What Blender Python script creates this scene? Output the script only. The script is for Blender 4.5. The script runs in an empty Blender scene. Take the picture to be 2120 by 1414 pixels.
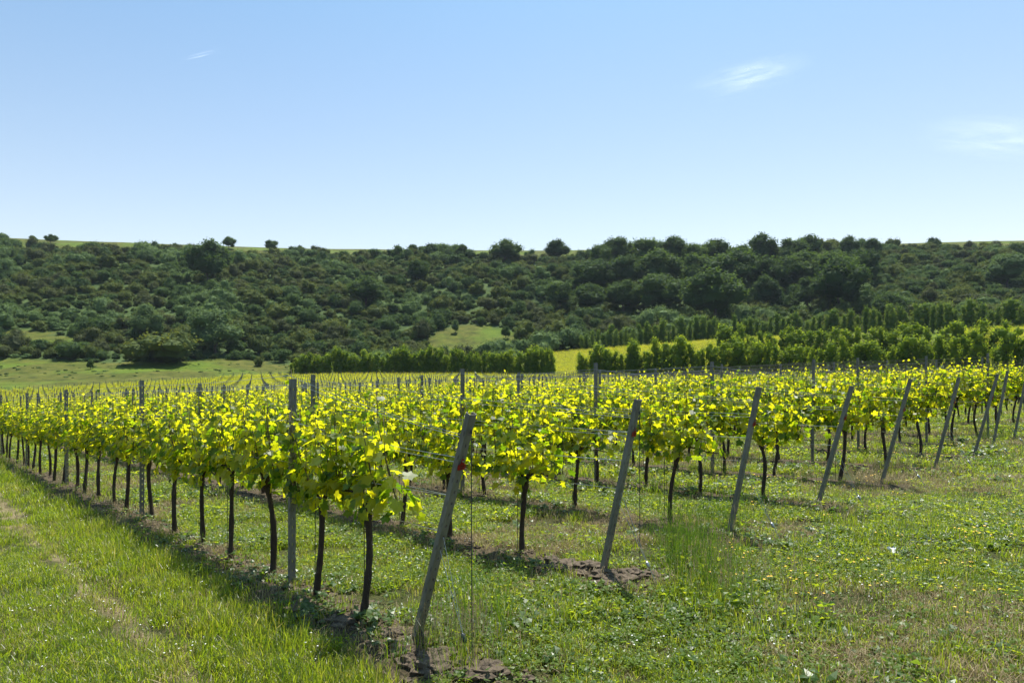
import bpy, math, random
import numpy as np
from mathutils import Vector, Matrix
random.seed(7); rng = np.random.default_rng(7)
R = math.radians
S = bpy.context.scene
COL = S.collection

# ------------------------------------------------------------------ camera, sky, sun, exposure
CAMH = 1.65; FPX = 1413.0; CX = 1060.0; HY = 800.0
cd = bpy.data.cameras.new('camera'); cam = bpy.data.objects.new('camera', cd); COL.objects.link(cam)
cam.location = (0, 0, CAMH); cam.rotation_euler = (R(90), 0, 0)
cd.lens = 24.0; cd.sensor_width = 36.0; cd.shift_y = 93 / 2120.0; cd.clip_end = 9000; cd.clip_start = 0.05
S.camera = cam
SUN_EL, SUN_AZ = 69.0, 17.0
w = bpy.data.worlds.new('World'); S.world = w; w.use_nodes = True
nt = w.node_tree; nt.nodes.clear()
sky = nt.nodes.new('ShaderNodeTexSky'); sky.sky_type = 'NISHITA'; sky.sun_disc = False
sky.sun_elevation = R(SUN_EL); sky.sun_rotation = R(SUN_AZ); sky.air_density = 1.0; sky.dust_density = 1.6; sky.ozone_density = 1.2
bg = nt.nodes.new('ShaderNodeBackground'); bg.inputs['Strength'].default_value = 0.092
wo = nt.nodes.new('ShaderNodeOutputWorld')
tcw = nt.nodes.new('ShaderNodeTexCoord'); spw = nt.nodes.new('ShaderNodeSeparateXYZ'); nt.links.new(tcw.outputs['Generated'], spw.inputs[0])
rw = nt.nodes.new('ShaderNodeValToRGB'); nt.links.new(spw.outputs[2], rw.inputs[0])
rw.color_ramp.elements[0].position = .16; rw.color_ramp.elements[0].color = (1.42, 1.26, 1.08, 1)
rw.color_ramp.elements[1].position = .56; rw.color_ramp.elements[1].color = (.66, .99, 1.08, 1)
mw_ = nt.nodes.new('ShaderNodeMix'); mw_.data_type = 'RGBA'; mw_.blend_type = 'MULTIPLY'; mw_.inputs[0].default_value = 1.0
nt.links.new(sky.outputs[0], mw_.inputs[6]); nt.links.new(rw.outputs[0], mw_.inputs[7])
nt.links.new(mw_.outputs[2], bg.inputs[0]); nt.links.new(bg.outputs[0], wo.inputs[0])
sl = bpy.data.lights.new('sun', 'SUN'); sl.energy = 4.7; sl.angle = R(0.5); sl.color = (1.0, 0.95, 0.86)
so = bpy.data.objects.new('sun', sl); COL.objects.link(so)
sv = Vector((math.sin(R(SUN_AZ)) * math.cos(R(SUN_EL)), math.cos(R(SUN_AZ)) * math.cos(R(SUN_EL)), math.sin(R(SUN_EL))))
so.rotation_euler = (-sv).to_track_quat('-Z', 'Y').to_euler(); so.location = (0, 0, 60)
S.view_settings.view_transform = 'Standard'; S.view_settings.look = 'None'
S.view_settings.exposure = 0.85; S.view_settings.gamma = 1.0
S.cycles.max_bounces = 6; S.cycles.transparent_max_bounces = 12; S.cycles.volume_bounces = 0
S.cycles.diffuse_bounces = 2; S.cycles.transmission_bounces = 5
S.cycles.use_adaptive_sampling = True

# ------------------------------------------------------------------ terrain height
COLS = [-1200, -400, 0, 300, 600, 900, 1200, 1500, 1800, 2120, 2600, 3400]
DEPS = [20, 45, 70, 100, 130, 150, 170, 200, 240, 290, 340, 375, 405, 600, 1500]
CREST = [485, 487, 490, 503, 513, 517, 518, 515, 504, 497, 492, 490]
ZT = {
 -1200: [-1.6, -2.4, -2.6, -2.0, -0.5, 2.5, 8.0, 19, 37, 58],
 -400:  [-.95, -1.9, -2.2, -1.4, 0.3, 3.5, 8.2, 19, 37, 58],
 0:     [-.4, -1.0, -1.1, -.75, 0.5, 3.9, 8.2, 19, 36, 56],
 300:   [-.05, -.5, -.4, .15, 1.4, 3.6, 6.9, 15, 33, 54],
 600:   [-.0, .0, .35, 1.0, 2.3, 3.4, 4.6, 11, 29, 51],
 900:   [.12, .25, .75, 1.5, 2.5, 3.4, 4.6, 9.5, 22.5, 47],
 1200:  [.24, .55, 1.05, 1.8, 2.7, 5.0, 8.3, 12.6, 24, 46],
 1500:  [.38, .8, 1.3, 1.9, 4.2, 8.0, 11.8, 15.5, 26, 47],
 1800:  [.50, .95, 1.4, 2.4, 7.0, 10.5, 14.5, 18.5, 30, 50],
 2120:  [.62, 1.1, 1.5, 4.0, 10.5, 14.4, 18.5, 24, 36, 55],
 2600:  [.8, 1.2, 1.8, 6.0, 12.0, 16, 20, 27, 39, 57],
 3400:  [1.0, 1.4, 2.6, 7.0, 13.0, 17, 21, 28, 40, 58]}
def _build_table():
    cols = np.array(COLS, float); deps = np.array(DEPS, float)
    T = np.zeros((len(cols), len(deps)))
    for i, c in enumerate(COLS):
        z = list(ZT[c])
        for d, off in ((340, 24), (375, 7), (405, 0)):
            z.append(CAMH + d * (HY - CREST[i] - off) / FPX)
        z.append(z[-1] - 4); z.append(z[-1] - 30)
        T[i] = z
    fd = np.concatenate([np.linspace(20, 420, 401), np.linspace(425, 1500, 216)])
    fc = np.linspace(-1200, 3400, 461)
    A = np.array([np.interp(fd, deps, T[i]) for i in range(len(cols))])
    B = np.array([np.interp(fc, cols, A[:, j]) for j in range(len(fd))]).T
    def blur(M, k, ax):
        P = np.pad(M, [(k, k) if a == ax else (0, 0) for a in range(2)], mode='edge')
        cs = np.cumsum(np.insert(P, 0, 0, axis=ax), axis=ax); n = 2 * k + 1
        return (np.take(cs, range(n, cs.shape[ax]), axis=ax) - np.take(cs, range(0, cs.shape[ax] - n), axis=ax)) / n
    for _ in range(3): B = blur(B, 9, 0)
    C = B[:, :401]
    for _ in range(2): C = blur(C, 4, 1)
    B[:, :401] = C
    return fd, fc, B
FD, FC, TB = _build_table()
U = np.array([-.6745, .7383]); U /= np.linalg.norm(U)      # along the vine rows
N = np.array([.7383, .6745]); N /= np.linalg.norm(N)       # across the rows
P1 = np.array([-.61, 4.32]); ROW = 1.9
def sn(x, y, s, seed):
    return (np.sin(x / s * 1.3 + y / s * .7 + seed) + np.sin(x / s * -.8 + y / s * 1.7 + seed * 2.1) + np.sin(x / s * 2.3 - y / s * 1.1 + seed * .7) * .6 + np.sin(x / s * .5 + y / s * 2.9 + seed * 1.3) * .6) / 3.2
def sm(a, b, v):
    t = np.clip((v - a) / (b - a), 0, 1); return t * t * (3 - 2 * t)
def zf(x, y):
    x = np.asarray(x, float); y = np.asarray(y, float)
    r = np.hypot(x, y); D = np.maximum(y, .55 * r) + 1e-6
    s = np.clip(CX + FPX * x / D, FC[0], FC[-1] - 1e-3)
    d = np.clip(D, 20, 1499.9)
    ci = (s - FC[0]) / (FC[1] - FC[0]); i0 = np.clip(ci.astype(int), 0, len(FC) - 2); fi = ci - i0
    j0 = np.clip(np.searchsorted(FD, d, side='right') - 1, 0, len(FD) - 2); fj = (d - FD[j0]) / (FD[j0 + 1] - FD[j0])
    tz = (TB[i0, j0] * (1 - fi) + TB[i0 + 1, j0] * fi) * (1 - fj) + (TB[i0, j0 + 1] * (1 - fi) + TB[i0 + 1, j0 + 1] * fi) * fj
    k = np.minimum(1, 26 / np.maximum(r, 1e-6))
    pl = (.0392 * x + .00864 * y) * k
    wgt = sm(13, 40, D)
    z = pl * (1 - wgt) + tz * wgt
    hill = sm(175, 240, D) * (1 - sm(360, 410, D))
    z = z + hill * (sn(x, y, 26, 1.0) * 2.6 + sn(x, y, 11, 4.0) * .8)
    mead = sm(120, 150, D) * (1 - sm(230, 260, D)) * (1 - sm(-60, 0, x))
    z = z + mead * sn(x, y, 5, 2.0) * .35
    near = 1 - sm(14, 30, r)
    q = (x - P1[0]) * N[0] + (y - P1[1]) * N[1]; t = (x - P1[0]) * U[0] + (y - P1[1]) * U[1]
    z = z + near * (sn(x, y, .55, 3.0) * .012 + sn(x, y, .16, 5.0) * .006)
    fr = np.abs((q + .12) / ROW - np.round((q + .12) / ROW)) * ROW
    strip = (1 - sm(.14, .42, fr)) * sm(-.9, -.3, t) * sm(-.8, -.5, q) * near
    z = z + strip * (.035 + .02 * sn(x, y, .11, 8.0))
    wheel = (1 - sm(.1, .3, np.abs(q + 1.15))) * near
    z = z - wheel * .03
    return z
def Z(x, y): return float(zf(x, y))
def at(px, d): return ((px - CX) / FPX * d, d)
def hit(px, py, d0=20, d1=420):
    ds = np.linspace(d0, d1, 1600); xs = (px - CX) / FPX * ds
    g = zf(xs, ds); ray = CAMH - ds * (py - HY) / FPX
    k = np.nonzero(g >= ray)[0]
    d = ds[k[0]] if len(k) else d1
    return (px - CX) / FPX * d, d
def proj(x, y, z):
    return CX + FPX * x / y, HY - FPX * (z - CAMH) / y

# ------------------------------------------------------------------ helpers
def mesh(name, verts, faces, mat=None, smooth=False):
    me = bpy.data.meshes.new(name)
    me.from_pydata(verts.tolist() if isinstance(verts, np.ndarray) else verts, [], faces.tolist() if isinstance(faces, np.ndarray) else faces)
    if mat:
        for m in (mat if isinstance(mat, (list, tuple)) else [mat]): me.materials.append(m)
    if smooth: me.polygons.foreach_set('use_smooth', [True] * len(me.polygons))
    me.update(); return me
def ob(name, data, parent=None, loc=(0, 0, 0), rot=(0, 0, 0), scale=None, col=COL):
    o = bpy.data.objects.new(name, data)
    if col: col.objects.link(o)
    if parent: o.parent = parent
    o.location = loc; o.rotation_euler = rot
    if scale is not None: o.scale = scale if hasattr(scale, '__len__') else (scale,) * 3
    return o
def tag(o, label=None, cat=None, group=None, kind=None):
    if label: o['label'] = label
    if cat: o['category'] = cat
    if group: o['group'] = group
    if kind: o['kind'] = kind
    return o
class MB:
    def __init__(s): s.v = []; s.f = []; s.m = []
    def add(s, v, f, m=0):
        n = len(s.v); s.v += [tuple(p) for p in v]; s.f += [tuple(i + n for i in q) for q in f]; s.m += [m] * len(f)
    def tube(s, pts, rad, k=6, cap=True, m=0):
        pts = [Vector(p) for p in pts]; rad = rad if hasattr(rad, '__len__') else [rad] * len(pts)
        v = []; f = []; ref = Vector((1, 0, .13)).normalized()
        for i, p in enumerate(pts):
            d = (pts[min(i + 1, len(pts) - 1)] - pts[max(i - 1, 0)]).normalized()
            rr = ref if abs(d.dot(ref)) < .9 else Vector((0, 1, 0))
            a = d.cross(rr).normalized(); b = d.cross(a)
            for j in range(k):
                th = 2 * math.pi * j / k; v.append(p + (a * math.cos(th) + b * math.sin(th)) * rad[i])
        for i in range(len(pts) - 1):
            for j in range(k):
                f.append((i * k + j, i * k + (j + 1) % k, (i + 1) * k + (j + 1) % k, (i + 1) * k + j))
        if cap: f.append(tuple(range(k))[::-1]); f.append(tuple((len(pts) - 1) * k + j for j in range(k)))
        s.add(v, f, m)
    def box(s, c, sz, m=0):
        x, y, z = [a / 2 for a in sz]; v = [(c[0] + i * x, c[1] + j * y, c[2] + l * z) for i in (-1, 1) for j in (-1, 1) for l in (-1, 1)]
        s.add(v, [(0, 1, 3, 2), (4, 6, 7, 5), (0, 4, 5, 1), (2, 3, 7, 6), (0, 2, 6, 4), (1, 5, 7, 3)], m)
    def mesh(s, name, mat, smooth=False):
        me = mesh(name, s.v, s.f, mat, smooth); me.polygons.foreach_set('material_index', s.m); return me

# ------------------------------------------------------------------ materials
def newmat(name):
    m = bpy.data.materials.new(name); m.use_nodes = True; m.node_tree.nodes.clear(); return m, m.node_tree
def nd(t, typ, **kw):
    n = t.nodes.new(typ)
    for k, v in kw.items():
        if k in n.inputs: n.inputs[k].default_value = v
        else: setattr(n, k, v)
    return n
def ramp(t, fac, stops, interp='LINEAR'):
    r = t.nodes.new('ShaderNodeValToRGB'); r.color_ramp.interpolation = interp
    e = r.color_ramp.elements
    while len(e) < len(stops): e.new(.5)
    for k, (p, c) in enumerate(stops):
        e[k].position = p; e[k].color = (*c, 1) if len(c) == 3 else c
    t.links.new(fac, r.inputs[0]); return r
def leafmat(name, refl, trans, mixf=.5, rough=.45, spec=.5, objvar=True, noise=None):
    """refl, trans: lists of (pos, colour) ramps driven by a random value per leaf"""
    m, t = newmat(name); L = t.links.new
    geo = nd(t, 'ShaderNodeNewGeometry'); rnd = geo.outputs['Random Per Island']
    if objvar:
        oi = nd(t, 'ShaderNodeObjectInfo')
        mx = nd(t, 'ShaderNodeMath', operation='MULTIPLY_ADD'); L(oi.outputs['Random'], mx.inputs[0]); mx.inputs[1].default_value = .5
        m2 = nd(t, 'ShaderNodeMath', operation='MULTIPLY'); L(rnd, m2.inputs[0]); m2.inputs[1].default_value = .5
        L(m2.outputs[0], mx.inputs[2]); rnd = mx.outputs[0]
    a = ramp(t, rnd, refl); b = ramp(t, rnd, trans)
    p = nd(t, 'ShaderNodeBsdfPrincipled'); p.inputs['Roughness'].default_value = rough; p.inputs['Specular IOR Level'].default_value = spec
    L(a.outputs[0], p.inputs['Base Color'])
    tr = nd(t, 'ShaderNodeBsdfTranslucent'); L(b.outputs[0], tr.inputs[0])
    mix = nd(t, 'ShaderNodeMixShader'); mix.inputs[0].default_value = mixf
    L(p.outputs[0], mix.inputs[1]); L(tr.outputs[0], mix.inputs[2])
    o = nd(t, 'ShaderNodeOutputMaterial'); L(mix.outputs[0], o.inputs[0]); return m
M = {}
M['vine_leaf'] = leafmat('vine_leaf', [(0, (.022, .058, .010)), (.5, (.04, .088, .014)), (1, (.07, .12, .02))],
                         [(0, (.12, .26, .006)), (.30, (.50, .65, .010)), (.55, (.90, .88, .012)), (1, (1.0, .93, .02))], .57, .42, .3, objvar=False)
M['vine_far'] = leafmat('vine_far', [(0, (.06, .13, .02)), (1, (.13, .20, .03))],
                        [(0, (.50, .58, .015)), (.5, (.85, .80, .02)), (1, (.98, .86, .03))], .56, .4, .5)
M['grass'] = leafmat('grass_blades', [(0, (.05, .095, .010)), (.5, (.11, .15, .018)), (.78, (.20, .19, .05)), (1, (.38, .32, .16))],
                     [(0, (.22, .38, .01)), (.6, (.44, .54, .02)), (.85, (.58, .56, .06)), (1, (.6, .48, .2))], .5, .36, .5)
M['clover'] = leafmat('clover_leaves', [(0, (.055, .11, .012)), (1, (.12, .18, .025))], [(0, (.28, .44, .015)), (1, (.62, .66, .03))], .5, .42, .35)
M['straw'] = leafmat('straw', [(0, (.20, .14, .07)), (.6, (.33, .26, .14)), (1, (.42, .36, .22))], [(0, (.35, .27, .12)), (1, (.5, .42, .25))], .3, .6, .3)
M['weed'] = leafmat('weed_leaves', [(0, (.03, .07, .014)), (1, (.07, .12, .025))], [(0, (.10, .24, .015)), (1, (.30, .42, .03))], .4, .4, .5)
def shrubmat(name, a, b, ta, tb, f=.3):
    return leafmat(name, [(0, a), (1, b)], [(0, ta), (1, tb)], f, .75, .12)
M['sh_olive'] = shrubmat('olive_shrub_leaves', (.040, .066, .016), (.10, .135, .032), (.12, .16, .02), (.3, .32, .04))
M['sh_green'] = shrubmat('green_shrub_leaves', (.028, .058, .018), (.075, .125, .038), (.09, .16, .03), (.2, .3, .05))
M['sh_brown'] = shrubmat('brownish_shrub_leaves', (.042, .056, .022), (.088, .104, .038), (.10, .13, .03), (.22, .25, .05))
M['sh_pale'] = shrubmat('pale_bramble_leaves', (.07, .12, .04), (.15, .22, .08), (.13, .22, .05), (.28, .38, .09))
M['tr_dark'] = shrubmat('dark_tree_leaves', (.020, .048, .014), (.065, .112, .03), (.08, .15, .02), (.2, .3, .035))
M['tr_light'] = shrubmat('light_tree_leaves', (.06, .11, .04), (.12, .18, .07), (.14, .22, .05), (.26, .34, .08))
M['hedge'] = shrubmat('hedge_leaves', (.045, .09, .014), (.13, .19, .03), (.22, .36, .015), (.55, .64, .03), .47)
M['hedgeb'] = shrubmat('far_hedge_leaves', (.045, .095, .022), (.12, .18, .04), (.16, .28, .02), (.40, .5, .04), .42)
def solid(name, c1, c2, scale=20, rough=.7, metal=0, bump=.3, bscale=None, spec=.5, stretch=(1, 1, 1)):
    m, t = newmat(name); L = t.links.new
    tc = nd(t, 'ShaderNodeTexCoord'); mp = nd(t, 'ShaderNodeMapping'); mp.inputs['Scale'].default_value = stretch
    L(tc.outputs['Object'], mp.inputs[0])
    n = nd(t, 'ShaderNodeTexNoise', Scale=scale, Detail=6.0, Roughness=.65); L(mp.outputs[0], n.inputs['Vector'])
    r = ramp(t, n.outputs[0], [(.3, c1), (.7, c2)])
    p = nd(t, 'ShaderNodeBsdfPrincipled', Roughness=rough, Metallic=metal); p.inputs['Specular IOR Level'].default_value = spec
    L(r.outputs[0], p.inputs['Base Color'])
    b = nd(t, 'ShaderNodeBump', Strength=bump, Distance=.01); L(n.outputs[0], b.inputs['Height']); L(b.outputs[0], p.inputs['Normal'])
    o = nd(t, 'ShaderNodeOutputMaterial'); L(p.outputs[0], o.inputs[0]); return m
M['bark'] = solid('vine_bark', (.022, .014, .009), (.075, .05, .033), 60, .9, 0, .9, stretch=(1, 1, .25))
M['shoot'] = solid('green_shoot', (.05, .05, .015), (.10, .075, .03), 30, .6)
M['tbark'] = solid('tree_bark', (.04, .032, .024), (.10, .085, .065), 12, .9, 0, .8)
M['steel'] = solid('galvanised_steel', (.12, .116, .10), (.23, .22, .195), 26, .55, .15, .1, stretch=(1, 1, .3))
M['steelend'] = solid('weathered_end_post_steel', (.13, .125, .108), (.28, .268, .235), 14, .52, .15, .15, stretch=(1, 1, .25))
M['wire'] = solid('galvanised_wire', (.35, .36, .37), (.5, .5, .5), 40, .35, .7, .05)
M['dullwire'] = solid('weathered_wire', (.06, .06, .055), (.13, .13, .12), 40, .6, .3, .05)
M['blackplastic'] = solid('dark_grip', (.02, .022, .03), (.05, .055, .07), 40, .35)
M['red'] = solid('red_plastic', (.26, .006, .01), (.36, .01, .015), 30, .4, 0, .05)
M['ink'] = solid('black_ink', (.01, .01, .01), (.02, .02, .02), 30, .6)
M['soil'] = solid('dug_soil', (.035, .025, .016), (.15, .112, .072), 22, .95, 0, 1.0)
M['flower'] = solid('yellow_petals', (.75, .42, .01), (.85, .55, .02), 30, .6)
M['white'] = solid('white_petals', (.7, .7, .66), (.8, .8, .78), 30, .6)
M['plastic'] = solid('clear_plastic_scrap', (.55, .6, .6), (.75, .8, .8), 20, .25)

def ground_mat():
    m, t = newmat('ground_turf_and_soil'); L = t.links.new
    geo = nd(t, 'ShaderNodeNewGeometry'); pos = geo.outputs['Position']
    def math_(op, a, b=None, c=None, clamp=False):
        n = nd(t, 'ShaderNodeMath', operation=op); n.use_clamp = clamp
        for k, v in enumerate((a, b, c)):
            if v is None: continue
            if isinstance(v, (int, float)): n.inputs[k].default_value = v
            else: L(v, n.inputs[k])
        return n.outputs[0]
    def ms(v, a, b):
        n = nd(t, 'ShaderNodeMapRange', interpolation_type='SMOOTHSTEP'); L(v, n.inputs[0]); n.inputs[1].default_value = a; n.inputs[2].default_value = b; return n.outputs[0]
    def noise(s, det=5.0, rough=.6):
        n = nd(t, 'ShaderNodeTexNoise', Scale=s, Detail=det, Roughness=rough); L(pos, n.inputs['Vector']); return n.outputs[0]
    def mixc(f, a, b):
        n = nd(t, 'ShaderNodeMix', data_type='RGBA'); L(f, n.inputs[0]) if not isinstance(f, float) else setattr(n.inputs[0], 'default_value', f)
        for k, v in ((6, a), (7, b)):
            if isinstance(v, tuple): n.inputs[k].default_value = (*v, 1)
            else: L(v, n.inputs[k])
        return n.outputs[2]
    sp = nd(t, 'ShaderNodeSeparateXYZ'); L(pos, sp.inputs[0]); X, Y = sp.outputs[0], sp.outputs[1]
    q = math_('ADD', math_('MULTIPLY', math_('SUBTRACT', X, float(P1[0])), float(N[0])), math_('MULTIPLY', math_('SUBTRACT', Y, float(P1[1])), float(N[1])))
    tt = math_('ADD', math_('MULTIPLY', math_('SUBTRACT', X, float(P1[0])), float(U[0])), math_('MULTIPLY', math_('SUBTRACT', Y, float(P1[1])), float(U[1])))
    qr = math_('DIVIDE', math_('ADD', q, .12), ROW); fr = math_('MULTIPLY', math_('ABSOLUTE', math_('SUBTRACT', qr, math_('ROUND', qr))), ROW)
    n1 = noise(2.2); n2 = noise(9.0); n3 = noise(45.0, 6.0, .7); nbig = noise(.06, 4.0)
    strip = math_('MULTIPLY', math_('SUBTRACT', 1.0, ms(math_('ADD', fr, math_('MULTIPLY', math_('SUBTRACT', n2, .5), .35)), .2, .40)), math_('MULTIPLY', ms(tt, -.8, -.2), ms(q, -.9, -.6)))
    wh = math_('SUBTRACT', 1.0, ms(math_('ADD', math_('ABSOLUTE', math_('ADD', q, 1.15)), math_('MULTIPLY', math_('SUBTRACT', n1, .5), .9)), .02, .22))
    bare = math_('MAXIMUM', wh, ms(math_('ADD', math_('MULTIPLY', n1, .6), math_('MULTIPLY', n2, .4)), .58, .66))
    grass = ramp(t, n3, [(.3, (.022, .028, .01)), (.55, (.06, .065, .02)), (.75, (.14, .12, .05))]).outputs[0]
    soil = ramp(t, n3, [(.3, (.035, .026, .016)), (.55, (.10, .076, .047)), (.75, (.20, .16, .105))]).outputs[0]
    earth = ramp(t, n3, [(.3, (.13, .10, .05)), (.7, (.36, .29, .17))]).outputs[0]
    base = mixc(math_('MULTIPLY', bare, .75), grass, earth); base = mixc(strip, base, soil)
    # far meadow turf
    nm = noise(.35, 6.0, .7); nm2 = noise(.05, 3.0)
    mead = ramp(t, nm, [(.32, (.034, .042, .006)), (.5, (.072, .082, .010)), (.7, (.125, .115, .024))]).outputs[0]
    mead = mixc(ms(nm2, .45, .65), mead, ramp(t, nm, [(.3, (.05, .09, .006)), (.7, (.11, .155, .012))]).outputs[0])
    base = mixc(ms(Y, 55.0, 95.0), base, mead)
    hillc = ramp(t, noise(.25, 6.0, .7), [(.35, (.03, .055, .014)), (.6, (.065, .10, .026)), (.8, (.12, .15, .05))]).outputs[0]
    col = nd(t, 'ShaderNodeAttribute', attribute_name='scrub'); base = mixc(col.outputs['Fac'], base, hillc)
    p = nd(t, 'ShaderNodeBsdfPrincipled', Roughness=.95); p.inputs['Specular IOR Level'].default_value = .15
    L(base, p.inputs['Base Color'])
    b = nd(t, 'ShaderNodeBump', Strength=.9, Distance=.03); L(n3, b.inputs['Height']); L(b.outputs[0], p.inputs['Normal'])
    o = nd(t, 'ShaderNodeOutputMaterial'); L(p.outputs[0], o.inputs[0]); return m

# scrub zone helper (world-space): 1 on the bushy slope, 0 on meadow and clearings
FOOT_PX = [-1200, 0, 170, 300, 450, 600, 900, 1200, 1500, 1800, 2120, 3400]
FOOT_D = [172, 172, 172, 174, 186, 178, 176, 196, 197, 182, 160, 150]
def scrubzone(x, y):
    s = CX + FPX * x / np.maximum(y, 1)
    f = np.interp(s, FOOT_PX, FOOT_D) + 5 * sn(x, y, 9, 3)
    z = (y > f) & (y < 357 + 5 * sn(x, y, 15, 2))
    c1 = ((s - 978) / 100) ** 2 + ((y - 217) / 20) ** 2 < 1 + .25 * sn(x, y, 7, 5)
    c2 = ((s - 60) / 115) ** 2 + ((y - 192) / 6.5) ** 2 < 1 + .3 * sn(x, y, 7, 6)
    c3 = (s > -50) & (s < 290) & (y > 347)
    return z & ~c1 & ~c2 & ~c3

# ------------------------------------------------------------------ ground sheet
def ground():
    n = 640; a = 6.2; u = np.linspace(-1, 1, n)
    ax = 900 * np.sinh(a * u) / math.sinh(a)
    ay = ax
    X, Y = np.meshgrid(ax, ay); Zz = zf(X, Y)
    v = np.stack([X.ravel(), Y.ravel(), Zz.ravel()], 1)
    i = np.arange(n * n).reshape(n, n)
    f = np.stack([i[:-1, :-1].ravel(), i[:-1, 1:].ravel(), i[1:, 1:].ravel(), i[1:, :-1].ravel()], 1)
    me = mesh('ground', v, f, ground_mat(), True)
    at_ = me.attributes.new('scrub', 'FLOAT', 'POINT'); at_.data.foreach_set('value', scrubzone(X.ravel(), Y.ravel()).astype(np.float32))
    tag(ob('ground', me), kind='structure', label='grassy vineyard ground rising to a scrubby hillside', cat='ground')
ground()

def textmesh(body, size, mat):
    cu = bpy.data.curves.new('lettering', 'FONT'); cu.body = body; cu.size = size; cu.align_x = 'CENTER'; cu.extrude = .0004
    o = bpy.data.objects.new('lettering', cu); COL.objects.link(o)
    me = bpy.data.meshes.new_from_object(o.evaluated_get(bpy.context.evaluated_depsgraph_get())); me.materials.clear(); me.materials.append(mat)
    bpy.data.objects.remove(o); return me
TXT = [(textmesh('S44', .02, M['ink']), .022), (textmesh('07', .02, M['ink']), .004)]
# ------------------------------------------------------------------ instancing (only for uncountable stuff)
def scatter(name, meshes, pts, rots, scls, idx, label, cat):
    c = bpy.data.collections.new(name + '_source')
    for k, me in enumerate(meshes): ob('%s_source_%02d' % (name, k), me, col=c)
    me = bpy.data.meshes.new(name); me.from_pydata(np.asarray(pts).tolist(), [], [])
    a = me.attributes.new('rot', 'FLOAT_VECTOR', 'POINT'); a.data.foreach_set('vector', np.asarray(rots, np.float32).ravel())
    sc = np.asarray(scls, np.float32)
    if sc.ndim == 1: sc = np.repeat(sc[:, None], 3, 1)
    a = me.attributes.new('scl', 'FLOAT_VECTOR', 'POINT'); a.data.foreach_set('vector', sc.ravel())
    a = me.attributes.new('idx', 'INT', 'POINT'); a.data.foreach_set('value', np.asarray(idx, np.int32))
    g = bpy.data.node_groups.new(name, 'GeometryNodeTree')
    g.interface.new_socket('Geometry', in_out='INPUT', socket_type='NodeSocketGeometry')
    g.interface.new_socket('Geometry', in_out='OUTPUT', socket_type='NodeSocketGeometry')
    gi = g.nodes.new('NodeGroupInput'); go = g.nodes.new('NodeGroupOutput')
    ci = g.nodes.new('GeometryNodeCollectionInfo'); ci.inputs['Collection'].default_value = c
    ci.inputs['Separate Children'].default_value = True; ci.inputs['Reset Children'].default_value = True
    ip = g.nodes.new('GeometryNodeInstanceOnPoints'); ip.inputs['Pick Instance'].default_value = True
    def na(nm, ty):
        n = g.nodes.new('GeometryNodeInputNamedAttribute'); n.data_type = ty; n.inputs['Name'].default_value = nm; return n.outputs['Attribute']
    er = g.nodes.new('FunctionNodeEulerToRotation'); g.links.new(na('rot', 'FLOAT_VECTOR'), er.inputs[0])
    L = g.links.new
    L(gi.outputs[0], ip.inputs['Points']); L(ci.outputs[0], ip.inputs['Instance']); L(na('idx', 'INT'), ip.inputs['Instance Index'])
    L(er.outputs[0], ip.inputs['Rotation']); L(na('scl', 'FLOAT_VECTOR'), ip.inputs['Scale']); L(ip.outputs[0], go.inputs[0])
    o = ob(name, me); md = o.modifiers.new('scatter', 'NODES'); md.node_group = g
    return tag(o, label, cat, kind='stuff')

# ------------------------------------------------------------------ leaf clouds
LEAF = np.array([(0, 0, 0), (.20, -.20, 0), (.52, -.06, 0), (.40, .20, 0), (.62, .50, 0), (.30, .60, 0), (0, 1, 0), (-.30, .60, 0), (-.62, .50, 0), (-.40, .20, 0), (-.52, -.06, 0), (-.20, -.20, 0), (0, .3, 0)])
LEAFF = [(12, i, (i + 1) % 12) for i in range(12)]
KITE = np.array([(0, -.05, 0), (.5, .38, -.12), (0, 1, -.05), (-.5, .38, -.12), (0, .4, .05)]); KITEF = [(0, 1, 4), (1, 2, 4), (2, 3, 4), (3, 0, 4)]
QUAD = np.array([(-.5, 0, 0), (0, -.32, .06), (.5, 0, 0), (0, .32, .06)]); QUADF = [(0, 1, 2, 3)]
def norm(a): return a / np.maximum(np.linalg.norm(a, axis=-1, keepdims=True), 1e-9)
def leaves(pos, nrm, tip, size, shape='leaf', curl=None):
    base, faces = {'leaf': (LEAF, LEAFF), 'kite': (KITE, KITEF), 'quad': (QUAD, QUADF)}[shape]
    n = len(pos); k = len(base); nz = norm(nrm); ty = norm(tip - nz * np.sum(tip * nz, 1, keepdims=True)); tx = np.cross(ty, nz)
    B = np.repeat(base[None], n, 0)
    if curl is not None:
        B[:, :, 2] += curl[:, 0:1] * np.abs(B[:, :, 0]) + curl[:, 1:2] * B[:, :, 1] ** 2
    V = pos[:, None] + size[:, None, None] * (B[:, :, 0:1] * tx[:, None] + B[:, :, 1:2] * ty[:, None] + B[:, :, 2:3] * nz[:, None])
    F = (np.array(faces)[None] + (np.arange(n) * k)[:, None, None]).reshape(-1, len(faces[0]))
    return V.reshape(-1, 3), F
def rdir(n, r=rng): return norm(r.normal(size=(n, 3)))

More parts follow.
